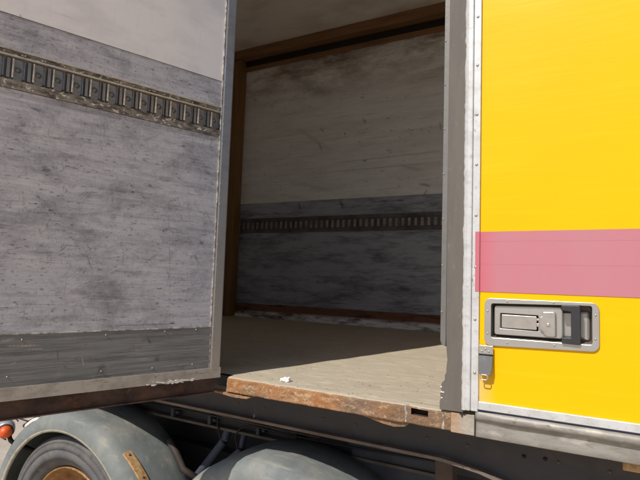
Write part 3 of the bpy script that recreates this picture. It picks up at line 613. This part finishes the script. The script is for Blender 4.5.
link('stay', B(((-.345, .16, -.70), (-.305, .20, -.36))), M['brown'], T, bevel=.004)
# hoses, stays and cables between the two mudguards
def curve(pts, n=8):
    out = []
    P = [pts[0]]+pts+[pts[-1]]
    for i in range(1, len(P)-2):
        for k in range(n):
            t = k/n; a, b_, c, d = P[i-1], P[i], P[i+1], P[i+2]
            out.append(.5*((2*b_)+(c-a)*t+(2*a-5*b_+4*c-d)*t*t+(3*b_-a-3*c+d)*t**3))
    return out+[P[-1]]
for pts, r, mk, nm in (
    ([W(-1.235, .30, -.73), W(-1.16, .30, -.638), W(-1.085, .30, -.545), W(-1.055, .30, -.505), W(-1.05, .31, -.470)], .013, 'pipe', 'air_hose'),
    ([W(-1.13, .30, -.67), W(-1.04, .30, -.570), W(-.995, .30, -.528), W(-.985, .30, -.50), W(-.985, .31, -.47)], .010, 'pipe', 'air_hose'),
    ([W(-1.06, .285, -.50), W(-1.075, .285, -.45), W(-1.06, .285, -.40), W(-1.06, .285, -.34)], .0025, 'cable', 'cable'),
    ([W(-.99, .285, -.52), W(-1.00, .285, -.48), W(-.97, .285, -.45), W(-.90, .285, -.44), W(-.80, .285, -.42)], .0025, 'cable', 'cable'),
    ([W(-1.25, .27, -.37), W(-1.05, .27, -.40), W(-.9, .27, -.415), W(-.7, .27, -.40)], .004, 'brown', 'brake_line'),
    ([W(-1.25, .27, -.40), W(-1.05, .27, -.425), W(-.9, .27, -.43), W(-.7, .27, -.43)], .003, 'brown', 'brake_line')):
    link(nm, tube(bmesh.new(), curve(pts), r*D, 12), M[mk], T, smooth=True)
link('mudguard_stay', tube(bmesh.new(), [W(-1.232, .24, -.522), W(-1.190, .24, -.565), W(-1.165, .24, -.600), W(-1.12, .25, -.620)], .011*D, 8), Mat('dark_stay', rgb(58, 50, 44), .7).done(), T, smooth=True)

# mudguards
def mudguard(cx, cz):
    bm = bmesh.new(); prof = [(.060, .322), (.052, .322), (.050, .330), (.051, .345), (.056, .362), (.068, .376), (.090, .3835), (.14, .3855), (.22, .3855), (.270, .382), (.280, .374), (.278, .368), (.22, .379), (.10, .376), (.070, .366), (.060, .350)]
    rows = []; N = 72
    for i in range(N+1):
        a = math.radians(-12+204*i/N); rows.append([bm.verts.new(W(cx-r*math.cos(a), y, cz+r*math.sin(a))) for y, r in prof])
    for a, c in zip(rows, rows[1:]):
        for k in range(len(prof)):
            f = bm.faces.new((a[k], a[(k+1) % len(prof)], c[(k+1) % len(prof)], c[k])); f.material_index = 1 if k < 2 else 0
    bm.faces.new(rows[0]); bm.faces.new(rows[-1][::-1]); return bm
CX1, CX2, CZ = -1.494, -.725, -.826
mg = link('mudguard', mudguard(CX1, CZ), [M['fender'], M['fender_edge']], T, smooth=True, label='dusty grey plastic mudguard over the visible tyre')
mg2 = link('mudguard', mudguard(CX2, CZ), [M['fender'], M['fender_edge']], T, smooth=True, label='second mudguard mostly in the shade of the load floor')
bm = bmesh.new(); rows = []
for i in range(9):
    a = math.radians(180-(51-15*i/8)); y = .083+.012*i/8
    rows.append([bm.verts.new(W(CX1-r*math.cos(a), yy, CZ+r*math.sin(a))) for r, yy in ((.383, y-.006), (.3885, y-.006), (.3900, y+.022), (.384, y+.022))])
for a, c in zip(rows, rows[1:]):
    for k in range(4): bm.faces.new((a[k], a[(k+1) % 4], c[(k+1) % 4], c[k]))
bm.faces.new(rows[0]); bm.faces.new(rows[-1])
br = link('mudguard_bracket', bm, M['strapwood'], mg, bevel=.001)
for i in (1, 7):
    a = math.radians(180-(51-15*i/8)); n_ = Vector((-math.cos(a), -.2, math.sin(a))).normalized()
    link('bolt', dome(bmesh.new(), W(CX1-.3895*math.cos(a), .083+.012*i/8+.008, CZ+.3895*math.sin(a)), n_, .004*D, .003*D, 6), M['brown'], mg)
# wheels
def lathe(prof, cx, cz, N=96, mi=None):
    cz += .010
    bm = bmesh.new(); R = [[bm.verts.new(W(cx+r*math.cos(t), y, cz+r*math.sin(t))) for y, r in prof] for t in (2*math.pi*k/N for k in range(N))]
    for i in range(N):
        a, c = R[i], R[(i+1) % N]
        for k in range(len(prof)-1): bm.faces.new((a[k], a[k+1], c[k+1], c[k]))
    return bm
typ = [(y, r_*1.030) for y, r_ in [(.115, .186), (.098, .192), (.088, .200), (.078, .215), (.0765, .2165), (.0745, .2165), (.072, .228), (.071, .240), (.0725, .2405), (.0728, .246), (.0712, .2465), (.073, .258), (.077, .266), (.0755, .267), (.077, .271), (.083, .279), (.092, .2835), (.115, .286), (.13, .286), (.131, .276), (.136, .276), (.137, .287), (.17, .288), (.171, .277), (.176, .277), (.177, .288), (.21, .287), (.211, .276), (.216, .276), (.217, .286), (.25, .283), (.262, .27), (.262, .22), (.24, .186), (.115, .186)]]
rimp = [(y, r_*1.030) for y, r_ in [(.100, .1885), (.094, .1880), (.0935, .1840), (.101, .1810), (.112, .1790), (.118, .1740), (.135, .1700), (.150, .160), (.165, .150), (.172, .120), (.170, .085), (.150, .078), (.120, .074), (.105, .060), (.100, .03), (.100, .002)]]
def wheel(cx, label):
    hub = link('wheel', lathe([(.17, .002), (.17, .12), (.26, .12), (.26, .002)], cx, CZ, 24), M['chassis'], T, label=label)
    link('tyre', lathe(typ, cx, CZ), M['tyre'], hub, smooth=True); link('rim', lathe(rimp, cx, CZ), M['rim'], hub, smooth=True)
    for k in range(10):
        t = 2*math.pi*k/10; link('wheel_nut', dome(bmesh.new(), W(cx+.10*math.cos(t), .168, CZ+.10*math.sin(t)), Vector((0, -1, 0)), .010*D, .012*D, 6), M['brown'], hub)
wheel(CX1-.004, 'dusty tyre on a rust stained rim'); wheel(CX2, 'wheel under the second mudguard')
link('axle', tube(bmesh.new(), [W(CX1, .26, CZ), W(CX1, 1.4, CZ)], .04*D, 16), M['chassis'], T, smooth=True)
link('axle', tube(bmesh.new(), [W(CX2, .26, CZ), W(CX2, 1.4, CZ)], .04*D, 16), M['chassis'], T, smooth=True)

# side marker lamp in front of the first mudguard
ml = W(-1.800, .05, -.5445); ax = Vector((.80, -.52, -.22)).normalized()
lamp = link('marker_lamp', tube(bmesh.new(), [ml-ax*.034*D, ml-ax*.024*D, ml, ml+ax*.006*D], [.016*D, .027*D, .028*D, .0265*D], 24), M['chrome'], T, smooth=True, label='round side marker lamp with an orange lens')
link('lens', tube(bmesh.new(), [ml+ax*.004*D, ml+ax*.020*D, ml+ax*.030*D, ml+ax*.035*D], [.0215*D, .0205*D, .015*D, .005*D], 20), M['orange'], lamp, smooth=True)
link('lens_seal', tube(bmesh.new(), [ml+ax*.003*D, ml+ax*.010*D], [.0262*D, .0240*D], 20), M['cable'], lamp, smooth=True)
link('lamp_bracket', tube(bmesh.new(), curve([ml-ax*.01*D+Vector((0, .02, -.03)), ml+Vector((.03, .02, -.06)), ml+Vector((.07, .08, -.10)), ml+Vector((.2, .10, -.12))]), .012, 8), M['cable'], lamp, smooth=True)
link('cable', tube(bmesh.new(), curve([ml+Vector((.06, .03, .05)), ml+Vector((.0, .02, .075)), ml+Vector((-.055, .0, .03)), ml+Vector((-.045, -.01, -.03)), ml+Vector((.01, .0, -.05))]), .0035, 8), M['cable'], lamp, smooth=True)
link('cable', tube(bmesh.new(), curve([ml+Vector((.0, .02, .075)), ml+Vector((.10, .06, .05)), ml+Vector((.16, .04, .07)), ml+Vector((.24, .05, .06)), ml+Vector((.4, .2, .08))]), .0045, 8), M['cable'], lamp, smooth=True)
link('cable_clip', tube(bmesh.new(), curve([ml+Vector((.12, .04, .03)), ml+Vector((.17, .02, .055)), ml+Vector((.22, .03, .085)), ml+Vector((.30, .06, .09))]), .010, 8), M['paper'], lamp, smooth=True)
link('lamp_arm', tube(bmesh.new(), [ml+Vector((.07, .06, .02)), ml+Vector((.16, .08, .08)), ml+Vector((.3, .12, .10))], .012, 8), M['brown'], lamp, smooth=True)

# clutter along the rails: bolts, clipped lines, gussets
first = None
for k in range(26):
    p = W(-1.45+.085*k, .0995, -.300-(.028 if k % 3 else 0)); n_ = Vector((0, -1, 0))
    if first is None: first = link('bolt', dome(bmesh.new(), Vector((0, 0, 0)), n_, .0032*D, .003*D, 6), M['chassis_edge'], T); o = first
    else: o = first.copy(); col.objects.link(o); o.parent = T
    o.location = p
for k, (z, r_) in enumerate(((-.375, .0032), (-.388, .0024), (-.437, .003))):
    link('air_line', tube(bmesh.new(), curve([W(-1.9+.22*i, .275, z+.006*math.sin(i*1.7+k)) for i in range(8)]), r_*D, 8), M['cable' if k else 'pipe'], T, smooth=True)
for x in (-1.28, -1.12, -.93, -.80): link('gusset', B(((x, .29, -.467), (x+.012, .32, -.38)), ((x-.004, .30, -.46), (x+.024, .318, -.45))), M['box'], T, bevel=.002)
bm = bmesh.new(); random.seed(21)
for k in range(170):
    x = random.uniform(-.80, -.30); y = .006+abs(random.gauss(0, .22)); q = random.uniform(.0006, .0020)
    if y > .9: continue
    bmesh.ops.create_icosphere(bm, subdivisions=1, radius=q*D, matrix=Matrix.Translation(W(x, y, -.2408))@Matrix.Diagonal((random.uniform(.7, 1.8), random.uniform(.7, 1.4), .5, 1)))
link('grit', bm, M['caulk'], T, kind='stuff')

# ------------------------------------------------------------------ crumpled scrap of paper on the floor edge
bm = bmesh.new(); bmesh.ops.create_icosphere(bm, subdivisions=4, radius=1)
for v in bm.verts:
    k = 1+.5*noise.noise(v.co*1.8)+.16*noise.noise(v.co*4); v.co *= k
    v.co = Vector((v.co.x*.0125*D, v.co.y*.011*D, max(0, v.co.z+.35)*.0068*D))
pp = link('paper_scrap', bm, M['paper'], None, loc=W(-.672, .045, -.2408), rot=(0, 0, .4))
pp['label'] = 'small crumpled white paper scrap lying on the front edge of the load floor'; pp['category'] = 'litter'
